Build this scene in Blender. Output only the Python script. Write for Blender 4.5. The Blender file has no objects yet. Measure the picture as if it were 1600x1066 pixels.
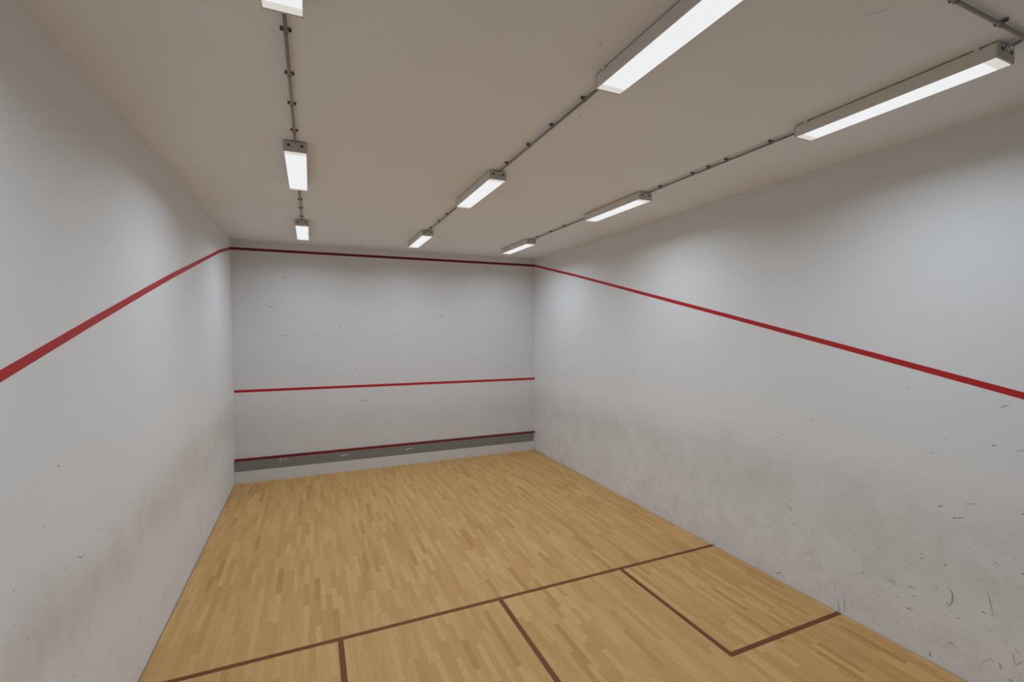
import bpy, bmesh, math, random
from mathutils import Matrix, Vector

S = bpy.context.scene
C = S.collection
W, L, HC = 6.4, 9.75, 4.67          # court width, length, ceiling height
YB = -2.6                           # rear wall of the gallery behind the court
random.seed(7)
LAMP = 17.2                           # watts of each fluorescent fitting
LCOL = (.728, .866, 1)
SPREAD = 160                        # louvred fittings: light leaves mostly downwards
CAM = [1.37448, -0.42651, 2.96486, 0.40974, -0.02592, -0.00148, 722.77253]

# ------------------------------------------------------------------ materials
def srgb(r, g, b):
    f = lambda c: (c / 255 / 12.92) if c <= 10.3 else ((c / 255 + .055) / 1.055) ** 2.4
    return (f(r), f(g), f(b), 1)

def new_mat(name):
    m = bpy.data.materials.new(name); m.use_nodes = True
    nt = m.node_tree
    return m, nt, nt.nodes['Principled BSDF']

class N:
    """tiny helper for building node graphs"""
    def __init__(s, nt): s.nt = nt
    def add(s, t, **kw):
        n = s.nt.nodes.new(t)
        for k, v in kw.items(): setattr(n, k, v)
        return n
    def put(s, sock, v):
        if hasattr(v, 'is_output'): s.nt.links.new(v, sock)
        elif v is not None: sock.default_value = v
    def math(s, op, a, b=None, c=None, clamp=False):
        n = s.add('ShaderNodeMath', operation=op); n.use_clamp = clamp
        for i, v in enumerate((a, b, c)): s.put(n.inputs[i], v)
        return n.outputs[0]
    def mix(s, f, a, b, mode='MIX'):
        n = s.add('ShaderNodeMix', data_type='RGBA', blend_type=mode)
        s.put(n.inputs[0], f); s.put(n.inputs[6], a); s.put(n.inputs[7], b)
        return n.outputs[2]
    def xyz(s, vec):
        n = s.add('ShaderNodeSeparateXYZ'); s.put(n.inputs[0], vec); return n.outputs
    def comb(s, x, y, z):
        n = s.add('ShaderNodeCombineXYZ')
        for i, v in enumerate((x, y, z)): s.put(n.inputs[i], v)
        return n.outputs[0]
    def noise(s, vec, scale, detail=2, rough=.5):
        n = s.add('ShaderNodeTexNoise'); s.put(n.inputs['Vector'], vec)
        n.inputs['Scale'].default_value = scale; n.inputs['Detail'].default_value = detail
        n.inputs['Roughness'].default_value = rough
        return n.outputs[0]
    def ramp(s, f, lo, hi, interp='SMOOTHSTEP'):
        n = s.add('ShaderNodeMapRange', interpolation_type=interp)
        s.put(n.inputs[0], f); n.inputs[1].default_value = lo; n.inputs[2].default_value = hi
        return n.outputs[0]
    def mul(s, vec, v):
        n = s.add('ShaderNodeVectorMath', operation='MULTIPLY'); s.put(n.inputs[0], vec); n.inputs[1].default_value = v
        return n.outputs[0]

def plain(name, col, rough=.5, metal=0, spec=.5):
    m, nt, b = new_mat(name); n = N(nt)
    co = n.add('ShaderNodeTexCoord').outputs['Object']
    v = n.noise(co, 9, 3)
    dark = tuple(c * .88 for c in col[:3]) + (1,)
    n.put(b.inputs['Base Color'], n.mix(v, dark, col))
    b.inputs['Roughness'].default_value = rough; b.inputs['Metallic'].default_value = metal
    b.inputs['Specular IOR Level'].default_value = spec
    return m

WALL_COL = (.855, .85, .85, 1)

def wall_mat(name, dirt, zc=1.15, half=.55, col=WALL_COL, brown=(.50, .40, .33, 1), grey=.0):
    """painted plaster with a scuffed, rubbed band at ball height"""
    m, nt, b = new_mat(name); n = N(nt)
    co = n.add('ShaderNodeTexCoord').outputs['Object']
    x, y, z = n.xyz(co)
    mott = n.noise(co, 1.3, 3)
    c = n.mix(mott, tuple(k * .97 for k in col[:3]) + (1,), tuple(min(1, k * 1.02) for k in col[:3]) + (1,))
    if dirt:
        wob = n.noise(co, .9, 2)
        zz = n.math('ADD', z, n.math('MULTIPLY', n.math('SUBTRACT', wob, .5), .45))
        d = n.math('ABSOLUTE', n.math('SUBTRACT', zz, zc))
        band = n.math('SUBTRACT', 1, n.ramp(d, 0, half))
        streak = n.noise(n.mul(co, (1, 1, .35)), 11, 4, .65)
        blot = n.noise(co, 2.2, 4, .6)
        f = n.math('MULTIPLY', band, n.math('MULTIPLY', n.ramp(blot, .1, .68), n.math('ADD', .7, n.math('MULTIPLY', n.ramp(streak, .25, .75), .3))))
        c = n.mix(n.math('MULTIPLY', f, dirt, clamp=True), c, brown)
        # small dark flecks from the ball, dense low down
        low = n.math('SUBTRACT', 1, n.ramp(z, .25, 1.9))
        sp = n.noise(co, 38, 2, .5)
        fl = n.math('MULTIPLY', n.ramp(sp, .63, .74), n.math('MULTIPLY', low, .32))
        c = n.mix(n.math('MULTIPLY', fl, min(1, dirt * 1.2)), c, (.30, .28, .27, 1))
        gr = n.math('MULTIPLY', low, n.ramp(n.noise(co, 3.2, 5, .7), .35, .8))
        c = n.mix(n.math('MULTIPLY', gr, grey), c, (.44, .43, .41, 1))
    n.put(b.inputs['Base Color'], c)
    b.inputs['Roughness'].default_value = .62
    b.inputs['Specular IOR Level'].default_value = .25
    bp = n.add('ShaderNodeBump'); bp.inputs['Strength'].default_value = .06; bp.inputs['Distance'].default_value = .004
    n.put(bp.inputs['Height'], n.noise(co, 45, 3)); n.put(b.inputs['Normal'], bp.outputs[0])
    return m

def parquet_mat():
    m, nt, b = new_mat('maple_strip_floor'); n = N(nt)
    co = n.add('ShaderNodeTexCoord').outputs['Object']
    x, y, z = n.xyz(co)
    w = .0575
    xs = n.math('DIVIDE', x, w); row = n.math('FLOOR', xs); fx = n.math('FRACT', xs)
    wn = n.add('ShaderNodeTexWhiteNoise', noise_dimensions='1D'); n.put(wn.inputs['W'], row)
    r0 = wn.outputs['Value']
    ln = n.math('ADD', .38, n.math('MULTIPLY', r0, .24))
    ys = n.math('ADD', n.math('DIVIDE', y, ln), n.math('MULTIPLY', r0, 37.3))
    col = n.math('FLOOR', ys); fy = n.math('FRACT', ys)
    wn2 = n.add('ShaderNodeTexWhiteNoise', noise_dimensions='2D'); n.put(wn2.inputs['Vector'], n.comb(row, col, 0))
    v = wn2.outputs['Value']
    cr = n.add('ShaderNodeValToRGB'); n.put(cr.inputs[0], v)
    e = cr.color_ramp.elements
    stops = [(0, FL[0]), (.09, FL[1]), (.4, FL[2]), (.7, FL[3]), (1, FL[4])]
    e[0].position, e[0].color = stops[0]; e[1].position, e[1].color = stops[-1]
    for p, c in stops[1:-1]:
        k = e.new(p); k.color = c
    grain = n.noise(n.comb(n.math('ADD', n.math('MULTIPLY', x, 55), n.math('MULTIPLY', v, 50)), n.math('MULTIPLY', y, 3.2), v), 1, 4, .6)
    c = n.mix(n.math('MULTIPLY', n.ramp(grain, .3, .75), .28), cr.outputs[0], (.47, .25, .088, 1))
    big = n.noise(co, .7, 2)
    c = n.mix(n.math('MULTIPLY', n.ramp(big, .35, .7), .10), c, (.47, .33, .20, 1))
    tint = n.add('ShaderNodeTexWhiteNoise', noise_dimensions='2D'); n.put(tint.inputs['Vector'], n.comb(col, row, 0))
    c = n.mix(n.math('MULTIPLY', n.ramp(tint.outputs['Value'], .55, 1), .22), c, (.70, .40, .18, 1))
    fleck = n.noise(n.comb(n.math('MULTIPLY', x, 26), n.math('MULTIPLY', y, 7), 0), 1, 3, .6)
    c = n.mix(n.math('MULTIPLY', n.ramp(fleck, .55, .8), .24), c, (.40, .20, .065, 1))
    gx = n.math('MINIMUM', fx, n.math('SUBTRACT', 1, fx))
    gy = n.math('MULTIPLY', n.math('MINIMUM', fy, n.math('SUBTRACT', 1, fy)), 7)
    gap = n.math('SUBTRACT', 1, n.ramp(n.math('MINIMUM', gx, gy), .0, .022))
    c = n.mix(n.math('MULTIPLY', gap, .35), c, (.16, .09, .035, 1))
    n.put(b.inputs['Base Color'], c)
    b.inputs['Roughness'].default_value = .58
    b.inputs['Specular IOR Level'].default_value = .22
    return m

# floor stave colours, dark to light
FL = [(.525, .275, .09, 1), (.60, .328, .113, 1), (.64, .362, .130, 1), (.675, .392, .144, 1), (.73, .445, .173, 1)]

M = {}
M['wall_left'] = wall_mat('white_plaster_rubbed', .52, 1.24, .54, brown=(.60, .475, .37, 1), grey=.12)
M['wall_right'] = wall_mat('white_plaster_scuffed', .45, 1.15, .60, brown=(.585, .535, .475, 1), grey=.30)
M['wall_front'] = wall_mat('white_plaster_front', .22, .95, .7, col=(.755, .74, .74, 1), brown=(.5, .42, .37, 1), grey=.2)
M['wall_plain'] = wall_mat('white_plaster', 0)
M['ceiling'] = wall_mat('ceiling_paint', 0, col=(.93, .925, .935, 1))
M['floor'] = parquet_mat()
M['gap'] = plain('dark_expansion_gap', (.05, .04, .03, 1), .9)
M['red'] = plain('red_line_paint', srgb(194, 24, 30), .5, spec=.5)
M['red_dark'] = plain('dark_red_line_paint', srgb(124, 14, 20), .5, spec=.4)
M['floor_line'] = plain('brown_red_floor_paint', srgb(128, 68, 36), .5, spec=.3)
M['board'] = plain('white_board', (.74, .725, .71, 1), .6)
M['tin'] = plain('grey_tin_sheet', srgb(134, 134, 129), .45, spec=.4)
M['sticker'] = plain('pale_blue_sticker', srgb(222, 228, 244), .4)
M['sticker_worn'] = plain('worn_beige_sticker', srgb(182, 178, 160), .6)
M['housing'] = plain('fitting_enamel', (.86, .82, .76, 1), .42)
M['cap'] = plain('fitting_end_shaded', (.62, .58, .54, 1), .5)  # darker than the housing: shade of the end faces put into the colour
M['slot'] = plain('dark_rubber', (.06, .055, .05, 1), .7)
M['conduit'] = plain('grey_conduit', (.34, .31, .285, 1), .45)
M['saddle'] = plain('dark_grey_saddle', (.24, .22, .20, 1), .5)
M['screw'] = plain('dark_screw', (.05, .045, .04, 1), .4, .6)
M['gland'] = plain('bright_zinc', (.85, .85, .83, 1), .28, .7)
SC = []
for k in range(8):
    a = (k + 1) / 8
    SC.append(plain('ball_scuff_%d' % k, tuple(w * (1 - a) + .05 * a for w in (.66, .655, .65)) + (1,), .7, spec=.2))

def emit(name, col, strength):
    m, nt, b = new_mat(name); n = N(nt)
    co = n.add('ShaderNodeTexCoord').outputs['Object']
    v = n.add('ShaderNodeTexVoronoi'); n.put(v.inputs['Vector'], co); v.inputs['Scale'].default_value = 90
    b.inputs['Base Color'].default_value = (.12, .12, .12, 1)
    b.inputs['Emission Color'].default_value = col
    n.put(b.inputs['Emission Strength'], n.math('MULTIPLY', n.math('ADD', .97, n.math('MULTIPLY', v.outputs['Distance'], .05)), strength))
    b.inputs['Roughness'].default_value = .6
    return m
M['lit'] = emit('prismatic_diffuser_lit', (.97, .985, 1, 1), .84)
M['dim_glow'] = emit('prismatic_diffuser_end', (1, .96, .88, 1), .62)  # panel ends emit as well, dimmer and creamier than the middle

# ------------------------------------------------------------------ mesh helpers
def box(bm, x0, x1, y0, y1, z0, z1, mi=0, bev=0):
    vs = [bm.verts.new(p) for p in ((x0, y0, z0), (x1, y0, z0), (x1, y1, z0), (x0, y1, z0), (x0, y0, z1), (x1, y0, z1), (x1, y1, z1), (x0, y1, z1))]
    fs = [bm.faces.new([vs[i] for i in q]) for q in ((3, 2, 1, 0), (4, 5, 6, 7), (0, 1, 5, 4), (1, 2, 6, 5), (2, 3, 7, 6), (3, 0, 4, 7))]
    for f in fs: f.material_index = mi
    if bev:
        r = bmesh.ops.bevel(bm, geom=list({e for f in fs for e in f.edges}), offset=bev, segments=2, profile=.5, affect='EDGES')
        for f in r['faces']: f.material_index = mi
    return fs

def hexa(bm, pts, mi=0):
    """8 points ordered as in box()"""
    vs = [bm.verts.new(p) for p in pts]
    for q in ((3, 2, 1, 0), (4, 5, 6, 7), (0, 1, 5, 4), (1, 2, 6, 5), (2, 3, 7, 6), (3, 0, 4, 7)):
        bm.faces.new([vs[i] for i in q]).material_index = mi

def tube(bm, pts, r, seg=14, mi=0, cap=True):
    pts = [Vector(p) for p in pts]; rings = []
    ref = Vector((0, 0, 1))
    for i, p in enumerate(pts):
        t = (pts[min(i + 1, len(pts) - 1)] - pts[max(i - 1, 0)]).normalized()
        up = ref if abs(t.dot(ref)) < .9 else Vector((1, 0, 0))
        a = t.cross(up).normalized(); b = a.cross(t)
        rings.append([bm.verts.new(p + (a * math.cos(k * 2 * math.pi / seg) + b * math.sin(k * 2 * math.pi / seg)) * r) for k in range(seg)])
    for A, B in zip(rings, rings[1:]):
        for k in range(seg):
            f = bm.faces.new((A[k], A[(k + 1) % seg], B[(k + 1) % seg], B[k])); f.smooth = True; f.material_index = mi
    if cap:
        bm.faces.new(list(reversed(rings[0]))).material_index = mi
        bm.faces.new(rings[-1]).material_index = mi

def obj(name, bm, mats, parent=None):
    bmesh.ops.recalc_face_normals(bm, faces=bm.faces)
    me = bpy.data.meshes.new(name); bm.to_mesh(me); bm.free()
    for m in (mats if isinstance(mats, (list, tuple)) else [mats]): me.materials.append(m)
    o = bpy.data.objects.new(name, me); C.objects.link(o)
    if parent: o.parent = parent
    return o

def part(name, fn, mats, parent):
    bm = bmesh.new(); fn(bm); return obj(name, bm, mats, parent)

def structure(o, label=None, cat=None):
    o['kind'] = 'structure'
    if label: o['label'] = label
    if cat: o['category'] = cat
    return o

def empty(name, label, cat, loc, group=None):
    o = bpy.data.objects.new(name, None); C.objects.link(o); o.location = loc
    o.empty_display_size = .1
    o['label'] = label; o['category'] = cat
    if group: o['group'] = group
    return o

def copy_tree(o, parent=None):
    c = o.copy(); C.objects.link(c)
    if parent: c.parent = parent
    for ch in list(o.children): copy_tree(ch, c)
    return c

# ------------------------------------------------------------------ ball marks
# each mark: centre line in wall coordinates (metres), width, darkness
MARKS = {
'right': [
  ([(1.392,2.329),(1.365,2.35),(1.339,2.359)],0.0082,0.5),
  ([(1.433,2.017),(1.412,2.026)],0.0103,0.9),
  ([(1.288,2.008),(1.243,2.027)],0.0075,0.35),
  ([(1.768,1.407),(1.738,1.42)],0.0123,1),
  ([(1.595,1.488),(1.515,1.516)],0.0086,0.45),
  ([(1.664,1.342),(1.65,1.348)],0.0131,1),
  ([(1.654,1.346),(1.589,1.373)],0.0082,0.6),
  ([(1.251,1.528),(1.226,1.537)],0.0109,0.9),
  ([(1.836,1.858),(1.823,1.864)],0.0102,0.5),
  ([(2.152,0.549),(2.102,0.572),(2.057,0.539)],0.011,0.5),
  ([(1.977,0.593),(1.917,0.589)],0.0106,0.75),
  ([(1.939,0.518),(1.915,0.522)],0.0117,0.6),
  ([(1.989,0.379),(1.964,0.383),(1.935,0.379)],0.0142,0.8),
  ([(2.067,0.444),(2.044,0.443)],0.012,0.5),
  ([(1.678,0.712),(1.659,0.691),(1.655,0.655),(1.662,0.606),(1.675,0.571)],0.0166,0.6),
  ([(1.693,0.601),(1.687,0.558)],0.0122,0.4),
  ([(1.469,0.636),(1.447,0.638)],0.0137,0.7),
  ([(1.408,1.086),(1.368,1.072)],0.0114,0.35),
  ([(1.244,1.064),(1.221,1.071)],0.0119,0.7),
  ([(1.436,0.833),(1.418,0.742),(1.398,0.642)],0.0104,0.3),
  ([(1.268,0.317),(1.224,0.388)],0.0075,0.5),
  ([(1.71,0.924),(1.709,0.902)],0.0144,0.6),
  ([(1.805,0.075),(1.799,0.042)],0.0148,0.5),
  ([(1.669,0.265),(1.642,0.241)],0.0155,0.4),
  ([(1.628,0.492),(1.609,0.5)],0.012,0.35),
  ([(1.353,0.282),(1.344,0.243)],0.023,0.28),
  ([(1.89,0.887),(1.869,0.897)],0.0127,0.45),
  ([(3.282,0.065),(3.23,0.102)],0.0152,0.75),
  ([(3.241,1.73),(3.191,1.724)],0.0119,0.4),
  ([(2.913,1.957),(2.874,1.948)],0.0113,0.45),
  ([(3.197,0.948),(3.167,0.911)],0.0149,0.4),
  ([(3.142,0.922),(3.11,0.881)],0.0295,0.2),
  ([(3.09,0.743),(3.061,0.737)],0.0132,0.6),
  ([(2.868,0.713),(2.856,0.714)],0.0141,0.6),
  ([(3.618,1.284),(3.599,1.284)],0.0159,0.45),
  ([(2.925,0.474),(2.914,0.472)],0.0142,0.5),
  ([(2.743,0.876),(2.729,0.874)],0.0137,0.45),
  ([(2.371,0.529),(2.343,0.522)],0.0115,0.7),
  ([(2.229,0.83),(2.213,0.831)],0.0112,0.6),
  ([(3.389,0.59),(3.367,0.586)],0.0154,0.4),
  ([(6.013,2.191),(5.97,2.186)],0.0219,0.4),
  ([(2.594,0.155),(2.582,0.059),(2.572,0.004)],0.0094,0.6),
  ([(2.538,0.178),(2.525,0.124),(2.524,0.024)],0.0093,0.6),
  ([(4.236,0.064),(4.231,0.004)],0.0097,0.5),
  ([(4.183,0.095),(4.179,0.026)],0.0096,0.4),
  ([(2.01,2.424),(1.998,2.421)],0.0106,0.55),
  ([(1.468,0.199),(1.407,0.293)],0.0063,0.2),
  ([(1.279,0.414),(1.268,0.334)],0.007,0.3),
  ([(1.304,0.187),(1.278,0.194)],0.0127,0.5),
],
'left': [
  ([(3.335,1.524),(3.371,1.501),(3.419,1.497)],0.0065,0.7),
  ([(2.756,1.365),(2.764,1.35)],0.0067,0.5),
  ([(3.241,0.826),(3.244,0.808)],0.0079,0.3),
  ([(3.447,0.984),(3.451,0.956)],0.0085,0.35),
  ([(3.111,2.168),(3.13,2.158)],0.0083,0.6),
  ([(2.921,1.864),(2.933,1.875),(2.952,1.872)],0.0056,0.5),
  ([(4.397,1.727),(4.39,1.705)],0.0097,0.4),
  ([(3.638,1.585),(3.669,1.569)],0.008,0.4),
  ([(6.346,1.223),(6.398,1.246)],0.019,0.35),
  ([(2.644,1.668),(2.651,1.657)],0.0057,0.4),
  ([(4.432,0.488),(4.481,0.482)],0.0121,0.25),
],
'front': [
  ([(0.622,3.398),(0.669,3.408)],0.0187,0.9),
  ([(0.841,2.851),(0.964,2.845)],0.0139,0.5),
  ([(0.861,4.136),(0.88,4.137)],0.0176,0.5),
  ([(0.873,3.982),(0.943,3.983)],0.0126,0.3),
  ([(1.92,3.057),(1.937,3.021)],0.0211,0.55),
  ([(1.41,2.873),(1.458,2.868)],0.0155,0.35),
  ([(0.995,3.269),(1.04,3.257)],0.0152,0.25),
  ([(1.997,2.542),(2.061,2.541)],0.0133,0.3),
  ([(2.214,2.131),(2.244,2.129)],0.0201,0.5),
  ([(4.055,3.254),(4.082,3.252)],0.0288,0.9),
  ([(2.305,1.482),(2.437,1.44)],0.0216,0.4),
  ([(3.076,2.848),(3.11,2.827)],0.0249,0.25),
  ([(1.569,2.107),(1.605,2.092)],0.0183,0.3),
  ([(1.508,1.515),(1.538,1.506)],0.0156,0.3),
],
}

def ribbon(bm, pts, width, dark, to3, mi0=1):
    """a tapered stroke lying on a wall, part of the wall's own mesh"""
    k = max(0, min(7, int(round(dark * 6)) - 1))
    P = [Vector((p[0], p[1])) for p in pts]
    if len(P) == 2: P = [P[0], P[0].lerp(P[1], .5), P[1]]
    Ls, Rs = [], []
    n = len(P)
    for i, p in enumerate(P):
        t = P[min(i + 1, n - 1)] - P[max(i - 1, 0)]
        if t.length < 1e-6: t = Vector((1, 0))
        t.normalize(); q = Vector((-t.y, t.x))
        ww = width * .5 * (.35 if i in (0, n - 1) else 1)
        ext = t * (width * .25) * (-1 if i == 0 else 1 if i == n - 1 else 0)
        Ls.append(bm.verts.new(to3(p + q * ww + ext))); Rs.append(bm.verts.new(to3(p - q * ww + ext)))
    for i in range(n - 1):
        f = bm.faces.new((Ls[i], Ls[i + 1], Rs[i + 1], Rs[i])); f.material_index = mi0 + k

def random_marks(bm, n, to3, a0, a1, zmax, dmax, bias=1.0, z0=.05):
    for _ in range(n):
        a = a0 + (a1 - a0) * random.random() ** bias
        z = z0 + zmax * random.random() ** 1.4
        ln = random.uniform(.006, .034) * random.choice((.5, 1, 1)); th = random.gauss(0, .7)
        if random.random() < .25: th += 1.57
        d = Vector((math.cos(th), math.sin(th))) * ln
        c = Vector((a, z))
        if c.y - ln < .02: continue
        mid = c + Vector((-d.y, d.x)) * random.uniform(-.15, .15)
        ribbon(bm, [c - d * .5, mid, c + d * .5], random.uniform(.003, .007), random.uniform(.1, dmax), to3)

EPS = .0012
# ------------------------------------------------------------------ the court shell
bm = bmesh.new()
box(bm, .012, W - .009, YB, L - .004, -.03, 0, 0)
box(bm, 0, W, YB, L, -.08, -.03, 1)
floor = structure(obj('floor', bm, [M['floor'], M['gap']]), 'pale maple strip floor of the court', 'floor')

bm = bmesh.new()
box(bm, -.15, 0, YB - .15, L + .15, -.08, HC + .1)
to3 = lambda p: (EPS, p[0], p[1])
for pts, w, a in MARKS['left']: ribbon(bm, pts, w, a, to3)
random_marks(bm, 110, to3, 2.2, 7.5, 1.5, .3, 1.3)
wall_left = structure(obj('wall_left', bm, [M['wall_left']] + SC), 'white left side wall with brownish rubbed band', 'wall')

bm = bmesh.new()
box(bm, W, W + .15, YB - .15, L + .15, -.08, HC + .1)
to3 = lambda p: (W - EPS, p[0], p[1])
for pts, w, a in MARKS['right']: ribbon(bm, pts, w * .8, a * .85, to3)
random_marks(bm, 520, to3, 1.1, 6.0, 1.3, .36, 1.15)
random_marks(bm, 60, to3, 1.1, 8, 2.0, .2, 1.0)
wall_right = structure(obj('wall_right', bm, [M['wall_right']] + SC), 'white right side wall speckled with dark ball marks', 'wall')

bm = bmesh.new()
box(bm, 0, W, L, L + .15, -.08, HC + .1)
to3 = lambda p: (p[0], L - EPS, p[1])
for pts, w, a in MARKS['front']: ribbon(bm, pts, w, a, to3)
random_marks(bm, 26, to3, .3, 6.1, 3.2, .25, z0=.55)
wall_front = structure(obj('wall_front', bm, [M['wall_front']] + SC), 'white front wall at the far end of the court', 'wall')

bm = bmesh.new(); box(bm, 0, W, -.2, 0, -.03, 2.13, bev=.01)
wall_back = structure(obj('wall_back', bm, M['wall_plain']), 'low white back wall below the viewing gallery', 'wall')
bm = bmesh.new(); box(bm, 0, W, YB - .15, YB, -.08, HC + .1)
structure(obj('wall_gallery', bm, M['wall_plain']), 'plain white wall behind the viewing gallery', 'wall')

bm = bmesh.new()
box(bm, 0, W, YB, L, HC, HC + .1)
to3 = lambda p: (p[0], p[1], HC - EPS)
for pts, w, a in (([(4.141, 1.184), (4.212, 1.098), (4.214, 1.054)], .004, .3), ([(2.98, 1.93), (2.98, 1.945)], .012, .35), ([(3.372, 2.785), (3.372, 2.80)], .012, .5)):
    ribbon(bm, pts, w, a, to3)
ceiling = structure(obj('ceiling', bm, [M['ceiling']] + SC), 'plain off-white ceiling of the court', 'ceiling')

# ------------------------------------------------------------------ painted lines (parts of what they are painted on)
T = .0016
def fline(name, x0, x1, y0, y1, label):
    o = part(name, lambda b: box(b, x0, x1, y0, y1, 0, T), M['floor_line'], floor); o['label'] = label; return o
YS, HB = 4.2227, .025
fline('short_line', 0.012, W - .009, YS - HB, YS + HB, 'brown-red short line running across the floor from wall to wall')
fline('half_court_line', 3.2414 - HB, 3.2414 + HB, .0, YS - HB, 'brown-red half court line running back from the middle of the short line')
def service_box(x_in, side, label):
    b = bmesh.new(); yb = 2.5721
    if side > 0:
        box(b, x_in - HB, x_in + HB, yb - HB, YS - HB, 0, T); box(b, x_in + HB, W - .009, yb - HB, yb + HB, 0, T)
    else:
        box(b, x_in - HB, x_in + HB, yb - HB, YS - HB, 0, T); box(b, .012, x_in - HB, yb - HB, yb + HB, 0, T)
    o = obj('service_box_line', b, M['floor_line'], floor); o['label'] = label
service_box(1.5989, -1, 'brown-red line of the left service box')
service_box(4.8444, 1, 'brown-red line of the right service box beside the right wall')

def wall_strip(name, parent, pts, half, mat, label, axis, side):
    """strip along (s, z) points on a wall: axis 'x' = side wall at x=side, 'y' = front wall"""
    b = bmesh.new()
    for (s0, z0, h0), (s1, z1, h1) in zip(pts, pts[1:]):
        if axis == 'x':
            d = T if side == 0 else -T
            f = lambda s, z, k: (side + k * d, s, z)
        else:
            f = lambda s, z, k: (s, side - k * T, z)
        hexa(b, [f(s0, z0 - h0, 0), f(s1, z1 - h1, 0), f(s1, z1 - h1, 1), f(s0, z0 - h0, 1), f(s0, z0 + h0, 0), f(s1, z1 + h1, 0), f(s1, z1 + h1, 1), f(s0, z0 + h0, 1)])
    bmesh.ops.remove_doubles(b, verts=b.verts, dist=1e-5)
    o = obj(name, b, mat, parent); o['label'] = label
    return o
# side-wall out lines slope down from the front wall; the left one was painted with a slight bow
OL = [(0, 1.62, .029), (1.3, 2.23, .029), (2.59, 2.741, .029), (3.69, 3.036, .029), (4.7, 3.302, .029), (5.685, 3.556, .030), (7.38, 3.972, .026), (8.6, 4.27, .0255), (L, 4.499, .025)]
wall_strip('out_line', wall_left, OL, 0, M['red'], 'red out line sloping along the left wall', 'x', 0)
OR = [(0, 2.135, .027), (1.258, 2.444, .027), (2.969, 2.871, .027), (3.997, 3.126, .0262), (7.826, 4.064, .0245), (L, 4.508, .025)]
wall_strip('out_line', wall_right, OR, 0, M['red'], 'red out line sloping along the right wall', 'x', W)
wall_strip('out_line', wall_front, [(0, 4.499, .025), (W, 4.511, .027)], 0, M['red_dark'], 'dark red out line just under the ceiling of the front wall', 'y', L)
wall_strip('service_line', wall_front, [(.016, 1.780, .0255), (W, 1.746, .0265)], 0, M['red'], 'red service line across the middle of the front wall', 'y', L)

# ------------------------------------------------------------------ the tin
tin = empty('squash_tin', 'long grey tin with red top edge and white base board along the front wall', 'squash tin', (W / 2, L, 0))
def tz(x, z): return (z + .009 - .021 * x / W) if z > 0 else 0
def slab(b, x0, x1, y0, y1, z0, z1):
    hexa(b, [(x - W / 2, y - L, max(0, tz(x, z))) for (x, y, z) in ((x0, y0, z0), (x1, y0, z0), (x1, y1, z0), (x0, y1, z0), (x0, y0, z1), (x1, y0, z1), (x1, y1, z1), (x0, y1, z1))])
part('panel', lambda b: slab(b, .012, 6.352, L - .028, L - .002, .230, .430), M['tin'], tin)
bb = part('base_board', lambda b: slab(b, .004, 6.392, L - .024, L - .002, 0, .230), M['board'], tin); bb['label'] = 'white board below the grey panel'
ts = part('top_strip', lambda b: slab(b, .012, 6.384, L - .034, L - .002, .430, .469), M['red_dark'], tin); ts['label'] = 'dark red strip along the top edge'
def sticker(x, z, w, mat, label):
    def f(b):
        y0, y1 = L - .0295, L - .028
        slab(b, x - w / 2, x - w * .18, y0, y1, z - .016, z - .001)     # slanted bar mark in three dashes
        slab(b, x - w * .30, x + w * .32, y0, y1, z - .006, z + .010)
        slab(b, x + w * .05, x + w / 2, y0, y1, z + .002, z + .016)
    o = part('sticker', f, mat, tin); o['label'] = label
sticker(1.979, .348, .15, M['sticker'], 'small pale sticker left of the middle')
sticker(3.328, .340, .16, M['sticker'], 'small pale sticker near the middle')
def worn(b):
    y0, y1 = L - .0295, L - .028; x, z = .839, .375
    slab(b, x - .075, x + .075, y0, y1, z + .012, z + .026); slab(b, x - .06, x - .035, y0, y1, z - .03, z + .012); slab(b, x + .04, x + .065, y0, y1, z - .018, z + .012)
o = part('sticker', worn, M['sticker_worn'], tin); o['label'] = 'worn beige sticker near the left end'

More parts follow.
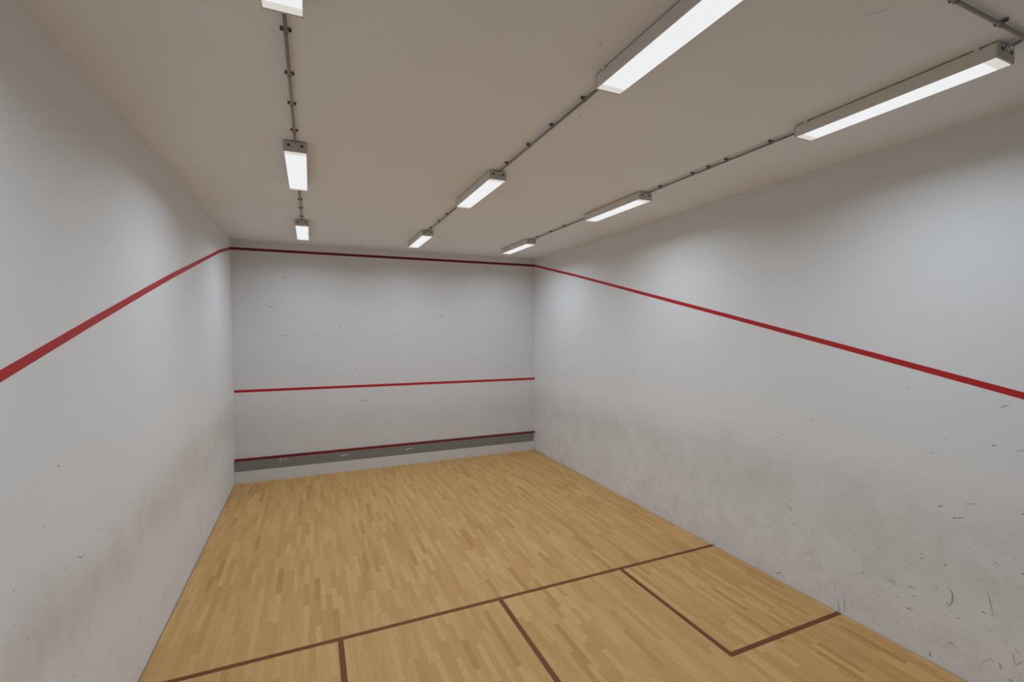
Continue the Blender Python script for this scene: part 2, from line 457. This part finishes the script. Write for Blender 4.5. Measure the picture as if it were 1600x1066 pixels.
# ------------------------------------------------------------------ fluorescent fittings
LEN, WID, DEP = 1.262, .197, .100
def make_light():
    r = empty('ceiling_light', '', 'ceiling light', (0, 0, HC), 'fluorescent fittings on the ceiling')
    hw, hl = WID / 2, LEN / 2
    def housing(b):
        # folded tray: roof, two flared sides and rolled lower lips
        box(b, -hw + .006, hw - .006, -hl + .012, hl - .012, -.020, -.008, bev=.003)
        for s in (-1, 1):
            xo, xi = s * hw, s * (hw - .004)
            hexa(b, [(min(xo, xi), -hl + .012, -.092), (max(xo, xi), -hl + .012, -.092), (max(xo, xi), hl - .012, -.092), (min(xo, xi), hl - .012, -.092),
                     (min(xo, xi) - s * .004, -hl + .012, -.012), (max(xo, xi) - s * .004, -hl + .012, -.012), (max(xo, xi) - s * .004, hl - .012, -.012), (min(xo, xi) - s * .004, hl - .012, -.012)])
            box(b, min(s * hw, s * (hw - .007)), max(s * hw, s * (hw - .007)), -hl + .012, hl - .012, -DEP, -.090, bev=.002)
    part('housing', housing, M['housing'], r)
    for s in (-1, 1):
        def cap(b):
            y0, y1 = sorted((s * hl, s * (hl - .014)))
            box(b, -hw, hw, y0, y1, -DEP, -.006, 0, .004)
            yf0, yf1 = sorted((s * hl, s * (hl + .002)))
            for x in (-.055, .055):
                box(b, x - .012, x + .012, yf0, yf1, -.052, -.034, 1)
        e = part('end_cap', cap, [M['cap'], M['slot']], r)
        g = part('cable_gland', lambda b: (tube(b, [(0, s * hl, -.028), (0, s * (hl + .012), -.028)], .019, 6), tube(b, [(0, s * (hl + .012), -.028), (0, s * (hl + .026), -.028)], .015, 16)), M['gland'], r)
        g['label'] = 'bright metal gland where the conduit enters'
    def diff(b):
        ye = hl - .075
        box(b, -hw + .008, hw - .008, -ye, ye, -DEP - .002, -.088, 0, .002)
        for s in (-1, 1):                     # ribbed ends of the panel, with a weaker built-in glow
            y0, y1 = sorted((s * ye, s * (hl - .014)))
            box(b, -hw + .008, hw - .008, y0, y1, -DEP + .001, -.088, 1)
            for k in range(4):
                yy = s * (ye + .008 + k * .0145)
                box(b, -hw + .010, hw - .010, yy - .0035, yy + .0035, -DEP - .003, -DEP + .001, 1, .0015)
    part('diffuser', diff, [M['lit'], M['dim_glow']], r)
    ld = bpy.data.lights.new('fluorescent_lamp', 'AREA'); ld.shape = 'RECTANGLE'; ld.size = WID - .03; ld.size_y = LEN - .16
    ld.energy = LAMP; ld.color = LCOL; ld.spread = math.radians(SPREAD)
    lo = bpy.data.objects.new('fluorescent_lamp', ld); C.objects.link(lo); lo.parent = r; lo.location = (0, 0, -DEP - .004)
    for y in (-hl + .10, hl - .10):
        def br(b):
            box(b, -hw - .003, hw + .003, y - .014, y + .014, -.008, 0, 0)
            for s in (-1, 1):
                x0, x1 = sorted((s * (hw + .003), s * (hw - .001)))
                box(b, x0, x1, y - .014, y + .014, -.026, 0, 0, .001)
        part('mounting_bracket', br, M['gland'], r)
    return r

XR = {'L': 1.263, 'M': 3.238, 'R': 5.215}
YC = {3: 1.603, 2: 4.862, 1: 8.118}
LAB = {
 ('L', 3): 'lit fluorescent fitting of the left ceiling row cut off by the top edge',
 ('L', 2): 'lit fluorescent fitting in the middle of the left ceiling row',
 ('L', 1): 'smallest lit fluorescent fitting of the left ceiling row, nearest the front wall',
 ('M', 3): 'large lit fluorescent fitting of the centre ceiling row running out of the top edge',
 ('M', 2): 'lit fluorescent fitting in the middle of the centre ceiling row',
 ('M', 1): 'small lit fluorescent fitting of the centre ceiling row, nearest the front wall',
 ('R', 3): 'large lit fluorescent fitting of the right ceiling row below the conduit bend',
 ('R', 2): 'lit fluorescent fitting in the middle of the right ceiling row',
 ('R', 1): 'small lit fluorescent fitting of the right ceiling row, nearest the front wall'}
proto = make_light(); first = True
for rw in 'LMR':
    for k in (3, 2, 1):
        o = proto if first else copy_tree(proto); first = False
        o.location = (XR[rw], YC[k], HC); o['label'] = LAB[rw, k]

# ------------------------------------------------------------------ conduits between the fittings
ZC, RC = -.024, .0105
def make_saddle(parent, x, y, along):
    def sad(b):
        # half-round strap on a spacer plate
        n = 9; w = .008
        def P(u, v, d): return (x + d, y + u, v) if along == 'x' else (x + u, y + d, v)
        prof = [(-.029, -.004), (-.0155, -.004)] + [(math.cos(math.pi + math.pi * i / n) * (RC + .0025), ZC + .0 - math.sin(math.pi * i / n) * (RC + .0025)) for i in range(n + 1)] + [(.0155, -.004), (.029, -.004)]
        for (u0, v0), (u1, v1) in zip(prof, prof[1:]):
            q = [P(u0, v0, -w), P(u1, v1, -w), P(u1, v1, w), P(u0, v0, w)]
            b.faces.new([b.verts.new(p) for p in q])
            q2 = [P(u0 * .93, v0 + .003, -w), P(u1 * .93, v1 + .003, -w), P(u1 * .93, v1 + .003, w), P(u0 * .93, v0 + .003, w)]
            b.faces.new([b.verts.new(p) for p in reversed(q2)])
            for d in (-w, w):
                b.faces.new([b.verts.new(p) for p in (P(u0, v0, d), P(u1, v1, d), P(u1 * .93, v1 + .003, d), P(u0 * .93, v0 + .003, d))])
        a0 = P(-.030, -.016, -w); a1 = P(.030, 0, w)
        box(b, min(a0[0], a1[0]), max(a0[0], a1[0]), min(a0[1], a1[1]), max(a0[1], a1[1]), -.012, 0)
    s = part('saddle', sad, M['saddle'], parent)
    for u in (-.0225, .0225):
        px, py = (x, y + u) if along == 'x' else (x + u, y)
        part('screw', lambda b: tube(b, [(px, py, -.010), (px, py, -.018)], .0062, 10), M['screw'], s)

def conduit(x, y0, y1, ys, label):
    r = empty('electrical_conduit', label, 'conduit', (x, y0, HC), 'grey conduit runs on the ceiling')
    part('pipe', lambda b: tube(b, [(0, 0, ZC), (0, (y1 - y0) / 2, ZC), (0, y1 - y0, ZC)], RC), M['conduit'], r)
    for y in ys: make_saddle(r, 0, y - y0, 'y')
h = LEN / 2 + .022
A = [2.522, 3.008, 3.455, 3.965]; B = [6.24, 6.71, 7.245]
nm = {'L': 'left', 'M': 'centre', 'R': 'right'}
for rw in 'LMR':
    conduit(XR[rw], YC[3] + h, YC[2] - h, A + ([3.237] if rw == 'R' else []), 'long grey conduit run between the near and middle fittings of the %s row' % nm[rw])
    conduit(XR[rw], YC[2] + h, YC[1] - h, B, 'grey conduit run between the middle and far fittings of the %s row' % nm[rw])

# cross run bending into the near end of the right row
yx = .884; ye = YC[3] - h; xr = XR['R']; rb = .075
r = empty('electrical_conduit', 'grey conduit crossing the ceiling and bending into the near right fitting', 'conduit', (xr, ye, HC), 'grey conduit runs on the ceiling')
path = [(XR['L'] - xr, yx - ye, ZC), (-2, yx - ye, ZC), (-rb, yx - ye, ZC)]
rr = min(rb, ye - yx)
path = [(XR['L'] - xr, yx - ye, ZC), (-2, yx - ye, ZC), (-rr, yx - ye, ZC)]
for i in range(1, 9):
    a = i / 8 * math.pi / 2
    path.append((-rr + rr * math.sin(a), yx - ye + rr * (1 - math.cos(a)), ZC))
if path[-1][1] < -.002: path.append((0, 0, ZC))
part('pipe', lambda b: tube(b, path, RC), M['conduit'], r)
for x in (4.90, 4.43, 3.75, 2.7, 1.9): make_saddle(r, x - xr, yx - ye, 'x')

# ------------------------------------------------------------------ camera, world, view
cam_d = bpy.data.cameras.new('camera'); cam = bpy.data.objects.new('camera', cam_d); C.objects.link(cam)
yaw, pit, rol, f = CAM[3:7]
cy, sy, cp, sp, cr_, sr = math.cos(yaw), math.sin(yaw), math.cos(pit), math.sin(pit), math.cos(rol), math.sin(rol)
F = Vector((sy * cp, cy * cp, sp)); R0 = Vector((cy, -sy, 0)); U0 = R0.cross(F)
Rv = R0 * cr_ + U0 * sr; Uv = U0 * cr_ - R0 * sr
cam.matrix_world = Matrix(((Rv.x, Uv.x, -F.x, CAM[0]), (Rv.y, Uv.y, -F.y, CAM[1]), (Rv.z, Uv.z, -F.z, CAM[2]), (0, 0, 0, 1)))
cam_d.sensor_fit = 'HORIZONTAL'; cam_d.sensor_width = 36; cam_d.lens = f / 1600 * 36; cam_d.clip_start = .02
S.camera = cam

w = bpy.data.worlds.new('world'); S.world = w; w.use_nodes = True
w.node_tree.nodes['Background'].inputs[0].default_value = (.8, .85, .9, 1)
w.node_tree.nodes['Background'].inputs[1].default_value = .02

S.view_settings.view_transform = 'Standard'; S.view_settings.look = 'None'
S.view_settings.gamma = 1; S.view_settings.exposure = 0; S.view_settings.use_curve_mapping = False
